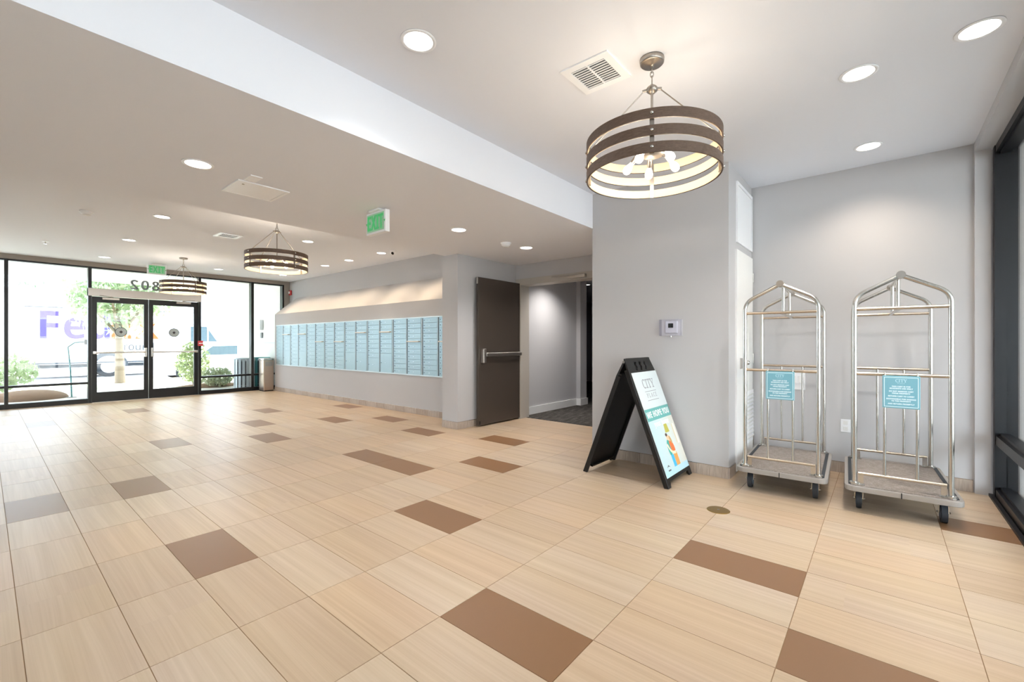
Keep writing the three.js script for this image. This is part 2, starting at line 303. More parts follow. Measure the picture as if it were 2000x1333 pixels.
// ---------- mailboxes ----------
{
  const W = 0.806, HT = 0.955, colW = 0.36, rowH = HT / 11, ord = ['first', 'second', 'third', 'fourth', 'fifth', 'sixth', 'seventh', 'eighth'];
  const geo = {}; const doorGeo = (n) => (geo[n] ??= rb(0, 0, 0, 0.008, rowH * n - 0.0028, colW, 0.0018, 1));
  const lockGeo = new THREE.CylinderGeometry(0.008, 0.008, 0.006, 10).rotateZ(Math.PI / 2), plateGeo = new THREE.BoxGeometry(0.002, 0.012, 0.03);
  // rows of each column from the top: 1 = letter box, more = parcel locker; 's' = outgoing slot
  const R = (n) => Array(n).fill(1);
  const plans = [
    [R(11), [1, 1, 's', ...R(4), 4]], [R(11), [1, 1, 's', ...R(4), 4]], [R(11), [...R(4), 's', ...R(6)]], [R(11), [...R(4), 's', ...R(6)]],
    [[...R(7), 4], [1, 1, 's', ...R(4), 4]], [[...R(8), 3], [1, 1, 's', ...R(4), 4]], [R(11), [...R(4), 's', ...R(6)]], [R(11), [...R(4), 's', ...R(6)]],
  ];
  plans.forEach((plan, u) => {
    const bc = 11.576 - 0.8163 * (u + 0.5);
    const has = plan[1].indexOf('s') === 2 ? 'high' : 'middle';
    const g = thing('mailbox_unit', ord[u] + ' pale blue mailbox unit from the metal trash can, ' + (has === 'high' ? 'mail slot near its top' : 'mail slot at mid height'), 'mailboxes', [4.70, 0.668, bc], 0, 'mailbox units in the long wall');
    obj('back_plate', bx(-0.008, HT / 2, 0, 0.016, HT, W), M.mailGap, g);
    obj('hinge_channel', bx(-0.0165, HT / 2, -W / 2 + 0.011, 0.003, HT, 0.022), M.mailDark, g);
    obj('hinge_channel', bx(-0.0165, HT / 2, -0.0, 0.003, HT, 0.016), M.mailDark, g);
    obj('frame', [bx(-0.011, HT + 0.006, 0, 0.022, 0.02, W + 0.01), bx(-0.011, -0.006, 0, 0.022, 0.02, W + 0.01), bx(-0.0105, HT / 2, W / 2 - 0.004, 0.021, HT, 0.014), bx(-0.0105, HT / 2, -0.0155, 0.021, HT, 0.012)], M.mailFrame, g);
    plan.forEach((rows, c) => {
      const zc = c === 0 ? -W / 2 + 0.026 + colW / 2 - 0.004 : W / 2 - 0.013 - colW / 2 - 0.008;
      let y = HT;
      for (const r of rows) {
        const n = r === 's' ? 1 : r, h = rowH * n, m = new THREE.Mesh(doorGeo(n), M.mail);
        m.name = n > 1 ? 'parcel_door' : r === 's' ? 'slot_panel' : 'letter_box_door'; m.position.set(-0.020, y - h / 2, zc); m.castShadow = m.receiveShadow = true; g.add(m);
        if (r === 's') obj('slot_flap', rb(-0.028, -0.005, 0, 0.048, 0.02, 0.32, 0.007), M.slot, m);
        else {
          const l = new THREE.Mesh(lockGeo, M.mailLock); l.name = 'lock'; l.position.set(-0.006, 0, -colW / 2 + 0.03); m.add(l);
          const p = new THREE.Mesh(plateGeo, M.mailFrame); p.name = 'number_plate'; p.position.set(-0.005, 0, -0.02); m.add(p);
        }
        y -= h;
      }
    });
  });
}

// ---------- fire door, service doors ----------
{
  const g = setting('door_3', 'dark brown steel fire door standing open beside the corridor', 'door');
  obj('leaf', rb((4.535 + 5.475) / 2, 1.085, -4.44, 0.94, 2.13, 0.045, 0.003), M.fireDoor, g);
  const pb = obj('panic_bar', [rb(5.04, 1.035, -4.372, 0.8, 0.055, 0.035, 0.008)], M.brushed, g);
  obj('latch_case', rb(4.605, 1.02, -4.385, 0.06, 0.21, 0.066, 0.012), M.brushed, pb);
  obj('end_mount', rb(5.44, 1.035, -4.392, 0.05, 0.06, 0.052, 0.008), M.brushed, pb);
  for (const y of [0.3, 1.05, 1.85]) obj('hinge', disc(5.482, y, -4.41, 0.009, 0.12, 10), M.brushed, g);
  obj('bottom_bolt', rb(4.56, 0.06, -4.414, 0.02, 0.05, 0.01, 0.003), M.black, g);
  obj('top_latch', rb(4.53, 2.1, -4.44, 0.016, 0.09, 0.03, 0.004), M.brushed, g);
  struct(tag(obj('trim_closer', [rb(5.44, 2.16, -3.35, 0.05, 0.05, 0.3, 0.008), rod(V(5.42, 2.17, -3.35), V(5.40, 2.18, -3.75), 0.009)], M.brushed), 'door closer', 'closer'), 'metal door closer on the corridor frame', 'door closer');

  const d = setting('door_4', 'white service door with a louvre beside the first luggage cart', 'door');
  obj('leaf', rb(4.79, 1.05, -(1.045 - 0.008), 0.64, 2.06, 0.02, 0.003), M.white, d);
  const fr = obj('louvre_frame', [bx(4.985, 0.47, -1.028, 0.3, 0.52, 0.006)], M.whiteGloss, d);
  for (let k = 0; k < 12; k++) { const s = new THREE.Mesh(new THREE.BoxGeometry(0.25, 0.028, 0.005).rotateX(0.5), M.white); s.name = 'louvre'; s.position.set(4.985, 0.255 + k * 0.039, -1.022); s.castShadow = true; fr.add(s); }
  obj('lock_plate', rb(4.6, 1.015, -1.022, 0.06, 0.1, 0.012, 0.004), M.brushed, d);
  obj('knob', new THREE.SphereGeometry(0.022, 16, 12).translate(4.79, 1.015, -1.008), M.steel, d);
  for (const y of [0.2, 1.05, 1.88]) obj('hinge', rb(5.118, y, -1.03, 0.018, 0.1, 0.02, 0.004), M.steel, d);
  const a = tag(setting('door_5', 'white access panel above the service door', 'access panel'), 'white access panel above the service door', 'access panel');
  a.userData.kind = 'structure';
  obj('panel_frame', [wb(4.50, 5.12, 2.15, 2.18, 1.03, 1.045), wb(4.50, 5.12, 2.69, 2.72, 1.03, 1.045), wb(4.50, 4.53, 2.18, 2.69, 1.03, 1.045), wb(5.09, 5.12, 2.18, 2.69, 1.03, 1.045)], M.whiteGloss, a);
  obj('panel', wb(4.534, 5.086, 2.184, 2.686, 1.036, 1.045), M.whiteGloss, a);
}

// ---------- luggage carts ----------
function cartSignTex() {
  return canvasTex(512, 560, (c, w, h) => {
    c.fillStyle = '#6fa3b3'; c.fillRect(0, 0, w, h); c.strokeStyle = '#cfe6ec'; c.lineWidth = 10; c.strokeRect(18, 18, w - 36, h - 36);
    c.fillStyle = '#b9d8e2'; c.textAlign = 'center'; c.font = '74px serif'; c.fillText('CITY', w / 2, 100); c.font = '26px sans-serif'; c.fillText('P L A C E', w / 2, 132);
    c.fillStyle = '#eaf4f7'; c.font = 'bold 32px sans-serif';
    ['THIS CART IS FOR', 'RESIDENTS USE ONLY', '', 'DO NOT REMOVE CART', 'FROM PROPERTY', '', 'RETURN CART TO LOBBY', '', 'RESPONSIBLE FOR DAMAGE', 'TO THE PROPERTY', '', 'AND RETURN PROMPTLY'].reduce((y, s) => { if (s) c.fillText(s, w / 2, y); return y + (s ? 36 : 15); }, 190);
  });
}
const signTex = cartSignTex();
function makeCart(label) {
  const g = thing('luggage_cart', label, 'luggage cart', [0, 0, 0], 0, 'luggage carts along the wall');
  const LX = 0.51, LZ = 0.305, px = 0.445, pz = 0.25, y0 = 0.175;
  obj('deck', rb(0, 0.168, 0, 2 * LX - 0.03, 0.03, 2 * LZ - 0.03, 0.01), M.grey, g);
  const cg = bx(0, 0.188, 0, 2 * LX - 0.07, 0.012, 2 * LZ - 0.07); { const p = cg.attributes.position, uv = cg.attributes.uv; for (let i = 0; i < p.count; i++) uv.setXY(i, p.getX(i) * 1.6, p.getZ(i) * 1.6); }
  obj('carpet', cg, M.carpet, g);
  // bumper: rounded ring round the deck
  const s = new THREE.Shape(), R = 0.06; const rrect = (sh, a, b, r) => { sh.moveTo(-a + r, -b); sh.lineTo(a - r, -b); sh.quadraticCurveTo(a, -b, a, -b + r); sh.lineTo(a, b - r); sh.quadraticCurveTo(a, b, a - r, b); sh.lineTo(-a + r, b); sh.quadraticCurveTo(-a, b, -a, b - r); sh.lineTo(-a, -b + r); sh.quadraticCurveTo(-a, -b, -a + r, -b); };
  rrect(s, LX, LZ, R); const hole = new THREE.Path(); rrect(hole, LX - 0.022, LZ - 0.022, R - 0.015); s.holes.push(hole);
  obj('bumper', new THREE.ExtrudeGeometry(s, { depth: 0.028, bevelEnabled: true, bevelSize: 0.004, bevelThickness: 0.004, bevelSegments: 2, curveSegments: 8 }).rotateX(-Math.PI / 2).translate(0, 0.161, 0), M.bumper, g);
  for (const sg of [-1, 1]) obj('edge_strip', bx(0, 0.191, sg * (LZ - 0.03), 2 * LX - 0.1, 0.014, 0.022), M.rubber, g);
  obj('bumper_seam', bx(-LX - 0.001, 0.175, 0.0, 0.01, 0.037, 0.006), M.black, g);
  for (const sx of [-1, 1]) for (const sz of [-1, 1]) {
    const cst = new THREE.Group(); cst.name = 'caster'; cst.position.set(sx * 0.345, 0, sz * 0.225); g.add(cst);
    obj('wheel', new THREE.CylinderGeometry(0.068, 0.068, 0.032, 28).rotateX(Math.PI / 2).translate(0.0, 0.068, 0), M.rubber, cst);
    obj('hub', new THREE.CylinderGeometry(0.044, 0.044, 0.036, 24).rotateX(Math.PI / 2).translate(0.0, 0.068, 0), M.wheelGrey, cst);
    obj('fork', [bx(0, 0.105, 0.024, 0.03, 0.08, 0.004), bx(0, 0.105, -0.024, 0.03, 0.08, 0.004), bx(0, 0.149, 0, 0.075, 0.008, 0.07), rod(V(0, 0.068, -0.036), V(0, 0.068, 0.036), 0.006)], M.steel, cst);
  }
  for (const sx of [-1, 1]) {
    const x = sx * px;
    const half = (sg) => {
      const c = new THREE.CurvePath(), a = V(x, y0 + 0.012, sg * pz), b = V(x, 1.475, sg * pz), k = V(x, 1.545, sg * pz), e = V(x, 1.578, sg * (pz - 0.065)), t = V(x, 1.676, 0);
      c.add(new THREE.LineCurve3(a, b)); c.add(new THREE.QuadraticBezierCurve3(b, k, e)); c.add(new THREE.LineCurve3(e, t));
      return new THREE.TubeGeometry(c, 90, 0.0148, 14);
    };
    obj(sx < 0 ? 'front_hoop' : 'rear_hoop', [half(-1), half(1)], M.steel, g);
    for (const y of [1.452, 0.99]) obj('crossbar', rod(V(x, y, -pz), V(x, y, pz), 0.0118), M.champagne, g);
    obj('low_rail', rod(V(x, 0.275, -pz + 0.02), V(x, 0.275, pz - 0.02), 0.011), M.champagne, g);
    for (const sz of [-1, 1]) {
      obj('rail_bracket', [bx(x, 0.238, sz * (pz - 0.035), 0.012, 0.085, 0.03), bx(x, 0.198, sz * (pz - 0.035), 0.04, 0.006, 0.045)], M.steel, g);
      obj('post_foot', disc(x, 0.202, sz * pz, 0.03, 0.016, 20), M.steel, g);
      obj('bar_rod', rod(V(x, 0.275, sz * 0.085), V(x, 1.0, sz * 0.085), 0.0088), M.steel, g);
    }
    obj('end_cap', new THREE.CylinderGeometry(0.026, 0.026, 0.05, 20).rotateZ(Math.PI / 2).translate(sx * (px + 0.005), 1.678, 0), M.nickel, g);
  }
  obj('ridge_bar', rod(V(-px, 1.676, 0), V(px, 1.676, 0), 0.0145), M.steel, g);
  obj('hanger_rail', rod(V(-px, 1.452, 0), V(px, 1.452, 0), 0.0125), M.steel, g);
  for (const sx of [-1, 1]) obj('hanger_strut', rod(V(sx * 0.24, 1.452, 0), V(sx * 0.24, 1.676, 0), 0.012), M.steel, g);
  const plate = obj('notice_plate', rb(-px - 0.024, 0.873, 0, 0.008, 0.222, 0.196, 0.003), M.tealSign, g);
  plate.userData.label = 'blue notice plate with white lettering';
  const face = new THREE.PlaneGeometry(0.188, 0.214).rotateY(-Math.PI / 2).translate(-px - 0.0288, 0.873, 0);
  obj('notice_print', face, std('#ffffff', 0.45, 0, { map: signTex }), plate);
  obj('plate_hook', [rod(V(-px - 0.024, 0.972, -0.085), V(-px - 0.014, 1.006, -0.085), 0.005, 8), rod(V(-px - 0.024, 0.972, 0.085), V(-px - 0.014, 1.006, 0.085), 0.005, 8)], M.steel, plate);
  return g;
}
{
  const c1 = makeCart('chrome luggage cart beside the white service door');
  c1.position.set(4.50, 0, -0.64); c1.rotation.y = 0.045;
  const c2 = copy(c1, [4.49, 0, -0.075], 0.05, 'chrome luggage cart beside the tall side window');
}

// ---------- A-frame sign ----------
{
  const g = thing('sandwich_board', 'black folding sandwich board with a welcome poster below the thermostat', 'sign', [3.905, 0, 1.75]);
  const half = 0.392, hgt = 1.06, L = Math.hypot(half, hgt), a = Math.atan2(half, hgt), w = 0.285;
  function panelShape(holes) {
    const s = new THREE.Shape();
    s.moveTo(-w, 0); s.lineTo(-w + 0.05, 0); s.lineTo(-w + 0.07, 0.045); s.lineTo(w - 0.07, 0.045); s.lineTo(w - 0.05, 0); s.lineTo(w, 0);
    s.lineTo(w - 0.005, L - 0.16); s.lineTo(w - 0.05, L - 0.01); s.quadraticCurveTo(w - 0.06, L, w - 0.08, L); s.lineTo(-w + 0.01, L); s.lineTo(-w, L - 0.16); s.closePath();
    if (holes) [[-0.11, 0.035], [-0.01, 0.03], [0.09, 0.028]].forEach(([x, r], k) => {
      const h = new THREE.Path(), y = L - 0.075;
      h.moveTo(x - r, y - 0.035); h.lineTo(x + r * 0.3, y - 0.045); h.lineTo(x + r, y - 0.01); h.lineTo(x + r * 0.5, y + 0.012); h.lineTo(x + r, y + 0.04); h.lineTo(x - r * 0.6, y + 0.045); h.lineTo(x - r * 0.9, y + 0.015); h.lineTo(x - r * 0.1, y); h.closePath(); s.holes.push(h);
    });
    return s;
  }
  const face = (holes) => new THREE.ExtrudeGeometry(panelShape(holes), { depth: 0.012, bevelEnabled: true, bevelSize: 0.003, bevelThickness: 0.003, bevelSegments: 1 });
  const lip = () => [bx(-w + 0.008, L / 2 - 0.05, -0.012, 0.016, L - 0.1, 0.03), bx(w - 0.008, L / 2 - 0.08, -0.012, 0.016, L - 0.16, 0.03), bx(0, 0.055, -0.012, 2 * w - 0.14, 0.018, 0.03), bx(0, L - 0.14, -0.012, 2 * w - 0.03, 0.014, 0.03)];
  const place = (gm, front) => { gm.rotateX(-a).translate(0, 0.004, half); if (!front) gm.rotateY(Math.PI); return gm; };
  obj('front_panel', place(merge([face(true), ...lip()]), true), M.blackPlastic, g);
  obj('rear_panel', place(merge([face(true), ...lip()]), false), M.blackPlastic, g);
  const tex = canvasTex(560, 960, (c, W, Hh) => {
    c.fillStyle = '#d3dde0'; c.fillRect(0, 0, W, Hh);
    c.textAlign = 'center'; c.fillStyle = '#7d7d88'; c.font = '120px serif'; c.fillText('CITY', W / 2, 160);
    c.fillRect(150, 190, 260, 4); c.font = '54px serif'; c.fillText('P L A C E', W / 2, 250); c.fillRect(150, 275, 260, 4);
    c.fillStyle = '#68aeac'; c.fillRect(0, 350, W, 110); c.fillStyle = '#ffffff'; c.font = 'bold 78px sans-serif'; c.fillText('WE HOPE YOU', W / 2, 432, 520);
    const gr = c.createLinearGradient(0, 460, W, 460); gr.addColorStop(0, '#b9d3dc'); gr.addColorStop(0.5, '#c9dadc'); gr.addColorStop(1, '#d9d7cc'); c.fillStyle = gr; c.fillRect(0, 460, W, Hh - 460);
    c.fillStyle = '#ffffff'; c.font = '66px serif'; c.fillText('your home', W / 2, 520);
    c.fillStyle = '#d9cfae'; c.fillRect(470, 540, 22, 180); c.fillStyle = '#f3efe2'; c.fillRect(492, 540, 40, 190);
    c.fillStyle = '#b9b552'; c.beginPath(); c.moveTo(300, 520); c.lineTo(370, 520); c.lineTo(386, 600); c.lineTo(284, 600); c.fill();
    // couple printed on the poster, generic
    c.fillStyle = '#3aa79b'; c.beginPath(); c.ellipse(262, 735, 40, 75, 0.15, 0, 7); c.fill();
    c.fillStyle = '#43b4e0'; c.fillRect(236, 800, 62, 120);
    c.fillStyle = '#e8743a'; c.beginPath(); c.ellipse(330, 735, 42, 72, -0.3, 0, 7); c.fill();
    c.fillStyle = '#e2a45a'; c.fillRect(300, 790, 84, 130);
    c.fillStyle = '#edc9a8'; c.beginPath(); c.ellipse(286, 640, 24, 30, 0, 0, 7); c.fill(); c.beginPath(); c.ellipse(322, 655, 22, 28, 0, 0, 7); c.fill();
    c.fillStyle = '#4a3b35'; c.beginPath(); c.ellipse(280, 618, 24, 15, 0, 0, 7); c.fill();
    c.strokeStyle = '#f3dcc4'; c.lineWidth = 26; c.beginPath(); c.moveTo(235, 700); c.quadraticCurveTo(262, 800, 370, 790); c.stroke();
    c.fillStyle = '#c9a063'; c.beginPath(); c.ellipse(342, 672, 18, 40, -0.4, 0, 7); c.fill();
    c.fillStyle = '#b7dbe8'; c.fillRect(0, 905, W, 55); c.fillStyle = '#5a5f66'; c.beginPath(); c.moveTo(70, 885); c.lineTo(105, 862); c.lineTo(140, 885); c.lineTo(105, 877); c.fill(); c.fillRect(78, 905, 60, 12);
  });
  const pw = 0.535, ph = 0.92;
  const pg = new THREE.BoxGeometry(pw, ph, 0.003).translate(0.005, 0.075 + ph / 2, 0.018);
  const ps = obj('poster', place(pg, true), [M.white, M.white, M.white, M.white, std('#ffffff', 0.5, 0, { map: tex }), M.white], g);
  ps.userData.label = 'white and turquoise printed poster';
  for (const x of [-w + 0.02, w - 0.09]) obj('hinge_pin', new THREE.CylinderGeometry(0.012, 0.012, 0.03, 14).rotateZ(Math.PI / 2).translate(x, hgt - 0.02, 0), M.steel, g);
}

// ---------- chandeliers ----------
function makeChandelier(label) {
  const g = thing('ring_chandelier', label, 'chandelier', [0, 0, 0], 0, 'ring chandeliers');
  const R = 0.36, bandH = 0.05, pitch = 0.083, yb = -0.676;
  obj('ceiling_canopy', lathe([[0, 0], [0.066, 0], [0.068, -0.006], [0.066, -0.024], [0.058, -0.032], [0.012, -0.034], [0.01, -0.05], [0, -0.05]]), M.nickel, g);
  for (let k = 0; k < 3; k++) obj('chain_link', new THREE.TorusGeometry(0.012, 0.0028, 8, 20).scale(0.75, 1.35, 1).rotateY(k % 2 ? Math.PI / 2 : 0).translate(0, -0.062 - k * 0.025, 0), M.nickel, g);
  obj('hub_ring', new THREE.TorusGeometry(0.019, 0.0035, 8, 24).translate(0, -0.141, 0), M.nickel, g);
  obj('hub', [lathe([[0, -0.156], [0.022, -0.156], [0.03, -0.165], [0.03, -0.182], [0.014, -0.196], [0, -0.196]], 24), ...[0, 1, 2, 3].map((k) => { const t = k * Math.PI / 2; return rod(V(0.02 * Math.cos(t), -0.172, 0.02 * Math.sin(t)), V(0.052 * Math.cos(t), -0.176, 0.052 * Math.sin(t)), 0.008, 10); })], M.nickel, g);
  obj('center_rod', rod(V(0, -0.196, 0), V(0, -0.53, 0), 0.007), M.nickel, g);
  for (let k = 0; k < 4; k++) {
    const t = k * Math.PI / 2, c = Math.cos(t), s = Math.sin(t);
    obj('hanger_rod', rod(V(0.048 * c, -0.18, 0.048 * s), V((R - 0.01) * c, yb + 2 * pitch + bandH * 0.7, (R - 0.01) * s), 0.0035, 8), M.nickel, g);
    const st_ = obj('strap', new THREE.BoxGeometry(0.006, 2 * pitch + bandH + 0.004, 0.022).translate(R - 0.012, yb + pitch + bandH / 2, 0).rotateY(-t), M.nickel, g);
    for (let n = 0; n < 3; n++) obj('bolt', new THREE.SphereGeometry(0.009, 12, 8).translate(R + 0.009, yb + n * pitch + bandH / 2, 0).rotateY(-t), M.steel, st_);
  }
  for (let n = 0; n < 3; n++) {
    const y = yb + n * pitch, out = lathe([[R - 0.001, y], [R + 0.006, y], [R + 0.006, y + bandH], [R - 0.001, y + bandH]], 96).toNonIndexed();
    const uv = out.attributes.uv, p = out.attributes.position; for (let i = 0; i < uv.count; i++) uv.setXY(i, uv.getX(i) * 3, (p.getY(i) - y) / bandH * 0.8 + n * 0.3);
    out.computeVertexNormals();
    const band = obj('wood_band', out, M.woodOut, g);
    obj('band_lining', lathe([[R - 0.001, y + bandH - 0.001], [R - 0.005, y + bandH - 0.001], [R - 0.005, y + 0.001], [R - 0.001, y + 0.001]], 96), M.woodIn, band);
  }
  obj('socket_plate', lathe([[0, -0.505], [0.04, -0.508], [0.062, -0.525], [0.066, -0.545], [0, -0.548]], 28), M.nickel, g);
  for (let k = 0; k < 5; k++) {
    const t = k * Math.PI * 2 / 5 + 0.5, c = Math.cos(t), s = Math.sin(t), P = (r, y) => V(r * c, y, r * s);
    const arm = obj('lamp_arm', [rod(P(0.05, -0.538), P(0.095, -0.548), 0.006, 10), rod(P(0.082, -0.535), P(0.112, -0.57), 0.014, 14)], M.nickel, g);
    const b = obj('bulb', lathe([[0, 0], [0.01, 0.001], [0.012, 0.012], [0.02, 0.03], [0.0235, 0.045], [0.021, 0.06], [0.013, 0.07], [0, 0.074]], 18).applyQuaternion(new THREE.Quaternion().setFromUnitVectors(V(0, 1, 0), V(0.62 * c, -0.78, 0.62 * s).normalize())).translate(0.11 * c, -0.568, 0.11 * s), M.bulb, g);
    const l = new THREE.PointLight(new THREE.Color(1, 0.88, 0.72), BULB_I); l.name = 'bulb_light'; l.castShadow = true; l.shadow.radius = 1;
    l.position.set(0.136 * c, -0.601, 0.136 * s); g.add(l);
  }
  return g;
}
{
  const c1 = makeChandelier('greyish wooden ring chandelier hanging near the thermostat wall');
  c1.position.set(2.43, 2.82, -1.0); c1.rotation.y = Math.PI + Math.atan2(1.0, 2.43);
  copy(c1, [2.44, 2.82, 6.01], -0.2, 'wooden ring chandelier hanging opposite the mailboxes');
  copy(c1, [2.44, 2.82, 10.18], -0.3, 'wooden ring chandelier hanging in front of the entrance doors');
}

// ---------- ceiling fittings ----------
{
  const Rl = 0.082;
  function downlight(x, y, b, label, group, r = Rl, I = DOWN_I, hue = WARM) {
    const g = thing('recessed_downlight', label, 'ceiling light', [x, y, b], 0, group);
    obj('trim_ring', lathe([[r - 0.004, -0.001], [r + 0.012, 0], [r + 0.012, -0.004], [r + 0.002, -0.007], [r - 0.006, -0.004]], 40), M.whiteGloss, g);
    obj('lens', disc(0, -0.0025, 0, r - 0.002, 0.003, 40), M.glow, g);
    const s = new THREE.SpotLight(hue, I, 0, 1.15, 0.9, 2); s.name = 'downlight_beam'; s.castShadow = true; s.shadow.radius = 3.2;
    s.position.set(0, -0.012, 0); s.target.position.set(0, -2, 0); s.target.name = 'downlight_aim'; g.add(s, s.target);
    return g;
  }
  const DL = { 1.486: 'round downlight by itself beside the soffit face, away from the carts', 3.274: 'round downlight of the ceiling next to the side window head', 3.348: 'middle round downlight between the window head and the greyish chandelier', 4.649: 'round downlight next to the wall above the luggage carts' };
  for (const [x, b] of [[1.486, 1.893], [3.274, -0.382], [3.348, 0.108], [4.649, 0.087]]) downlight(x, 2.82, b, DL[x], 'downlights in the cart ceiling', Rl, x > 4 ? 3.2 : DOWN_I * 1.15, x > 4 ? new THREE.Color(1, 0.85, 0.68) : WARM);
  const DM = { 0.953: 'round downlight in the lowered ceiling beside the large access panel', 3.345: 'round downlight in the lowered ceiling between exit sign and smoke detector', 4.543: 'round downlight in the lowered ceiling before the open fire door' };
  for (const [x, b] of [[0.953, 3.63], [3.345, 3.56], [4.543, 3.558]]) downlight(x, 2.45, b, DM[x], 'downlights in the lowered ceiling');
  for (const [x, b] of [[1.466, 7.05], [1.466, 9.05], [1.466, 11.22], [3.31, 7.0], [3.31, 11.17]]) downlight(x, 2.82, b, 'round recessed downlight in the entrance ceiling around the chandeliers', 'downlights over the entrance');
  for (const b of [5.85, 6.893, 7.993, 8.93, 9.95, 10.95]) downlight(4.585, 2.82, b, 'round recessed downlight close to the mailbox wall', 'downlights along the mailboxes', Rl, 2.3, new THREE.Color(1, 0.76, 0.5));
  downlight(6.25, 2.45, 4.0, 'round recessed downlight lighting the pale corridor wall', 'downlights in the corridor', 0.07, 8);
  downlight(8.3, 2.45, 4.83, 'small round downlight at the dark end of the corridor', 'downlights in the corridor', 0.05, 0.06);

  // ceiling diffusers
  function vent(x, y, b, label) {
    const g = thing('ceiling_vent', label, 'air vent', [x, y, b], 0, 'ceiling vents'), w = 0.153;
    obj('frame', [bx(0, -0.004, w - 0.022, 2 * w, 0.008, 0.044), bx(0, -0.004, -w + 0.022, 2 * w, 0.008, 0.044), bx(w - 0.022, -0.004, 0, 0.044, 0.008, 2 * w - 0.088), bx(-w + 0.022, -0.004, 0, 0.044, 0.008, 2 * w - 0.088), bx(0, -0.004, 0, 2 * w - 0.088, 0.008, 0.01)], M.whiteGloss, g);
    obj('duct_back', bx(0, -0.001, 0, 2 * w - 0.08, 0.002, 2 * w - 0.08), M.grey, g);
    for (const s of [-1, 1]) for (let k = 0; k < 10; k++) obj('vane', new THREE.BoxGeometry(0.0165, 0.0025, 0.1).rotateZ(0.35).translate(-0.098 + k * 0.0218, -0.006, s * 0.055), M.whiteGloss, g);
  }
  vent(2.346, 2.82, 1.31, 'square white slatted ceiling vent beside the greyish chandelier');
  vent(2.363, 2.82, 7.54, 'square white slatted ceiling vent between the two far chandeliers');
  { const g = thing('ceiling_access_panel', 'large square white access panel in the lowered ceiling', 'access panel', [1.425, 2.45, 3.915]);
    obj('frame', [bx(0, -0.004, 0.175, 0.38, 0.008, 0.022), bx(0, -0.004, -0.175, 0.38, 0.008, 0.022), bx(0.18, -0.004, 0, 0.022, 0.008, 0.33), bx(-0.18, -0.004, 0, 0.022, 0.008, 0.33)], M.whiteGloss, g);
    obj('cover', bx(0, -0.003, 0, 0.333, 0.006, 0.324), M.whiteGloss, g); obj('latch', disc(-0.13, -0.007, 0.11, 0.009, 0.003, 16), M.nickel, g); }
  tag(obj('ceiling_cover_plate', rb(1.302, 2.446, -3.63, 0.082, 0.008, 0.142, 0.003), M.whiteGloss), 'small white cover plate beside the large access panel', 'cover plate');
  function detector(x, y, b, label) {
    const g = thing('smoke_detector', label, 'smoke detector', [x, y, b], 0, 'smoke detectors');
    obj('base', disc(0, -0.006, 0, 0.066, 0.012, 32), M.whiteGloss, g);
    obj('sensor_head', lathe([[0.058, -0.012], [0.054, -0.03], [0.036, -0.042], [0, -0.046]], 32), M.whiteGloss, g);
    obj('sensor_band', lathe([[0.0375, -0.042], [0.0375, -0.05], [0.02, -0.053], [0, -0.053]], 24), M.white, g);
  }
  detector(4.169, 2.45, 3.588, 'white round smoke detector in the lowered ceiling near the fire door');
  detector(0.81, 2.82, 7.47, 'white round smoke detector in the entrance ceiling');
  { const g = thing('sprinkler_head', 'small white sprinkler head in the entrance ceiling', 'sprinkler', [0.63, 2.82, 10.16]);
    obj('escutcheon', disc(0, -0.005, 0, 0.04, 0.01, 24), M.whiteGloss, g); obj('deflector', [disc(0, -0.045, 0, 0.02, 0.003, 16), rod(V(0, -0.005, 0), V(0, -0.045, 0), 0.007, 10)], M.steel, g); }
  { const g = thing('security_camera', 'small white dome security camera above the mailboxes', 'security camera', [4.606, 2.82, 6.567]);
    obj('base', disc(0, -0.012, 0, 0.05, 0.024, 28), M.whiteGloss, g); obj('camera_ball', new THREE.SphereGeometry(0.038, 20, 16).translate(0, -0.04, 0.0), M.whiteGloss, g);
    obj('lens', new THREE.CylinderGeometry(0.02, 0.024, 0.03, 18).rotateX(Math.PI / 2).rotateY(-0.9).translate(-0.028, -0.052, 0.02), M.black, g); }

  // exit signs
  function exitSign(label, pos, turn) {
    const g = thing('exit_sign', label, 'exit sign', pos, turn, 'exit signs');
    obj('canopy', rb(0, -0.008, 0, 0.16, 0.016, 0.1, 0.004), M.whiteGloss, g);
    obj('housing', rb(0, -0.118, 0, 0.31, 0.205, 0.05, 0.006), M.whiteGloss, g);
    obj('face_panel', bx(0, -0.118, 0.0255, 0.27, 0.165, 0.003), M.exitFace, g);
    const t = text('EXIT', 0.135, 0.003); t.computeBoundingBox(); const bb = t.boundingBox; t.translate(-(bb.max.x + bb.min.x) / 2, -0.118 - (bb.max.y + bb.min.y) / 2, 0.0275); t.scale(0.25 / (bb.max.x - bb.min.x), 1, 1);
    obj('exit_lettering', t, M.exitGreen, g);
    obj('chevron', [new THREE.CylinderGeometry(0.014, 0.014, 0.002, 3).rotateX(Math.PI / 2).translate(0.143, -0.118, 0.026), new THREE.CylinderGeometry(0.014, 0.014, 0.002, 3).rotateX(Math.PI / 2).translate(-0.143, -0.118, 0.026)], M.exitGreen, g);
    return g;
  }
  exitSign('white box exit sign with green letters under the lowered ceiling', [2.37, 2.45, 3.62], -Math.PI / 2);
  exitSign('exit sign with green letters hanging before the entrance doors', [2.28, 2.82, 11.4], 0);
}

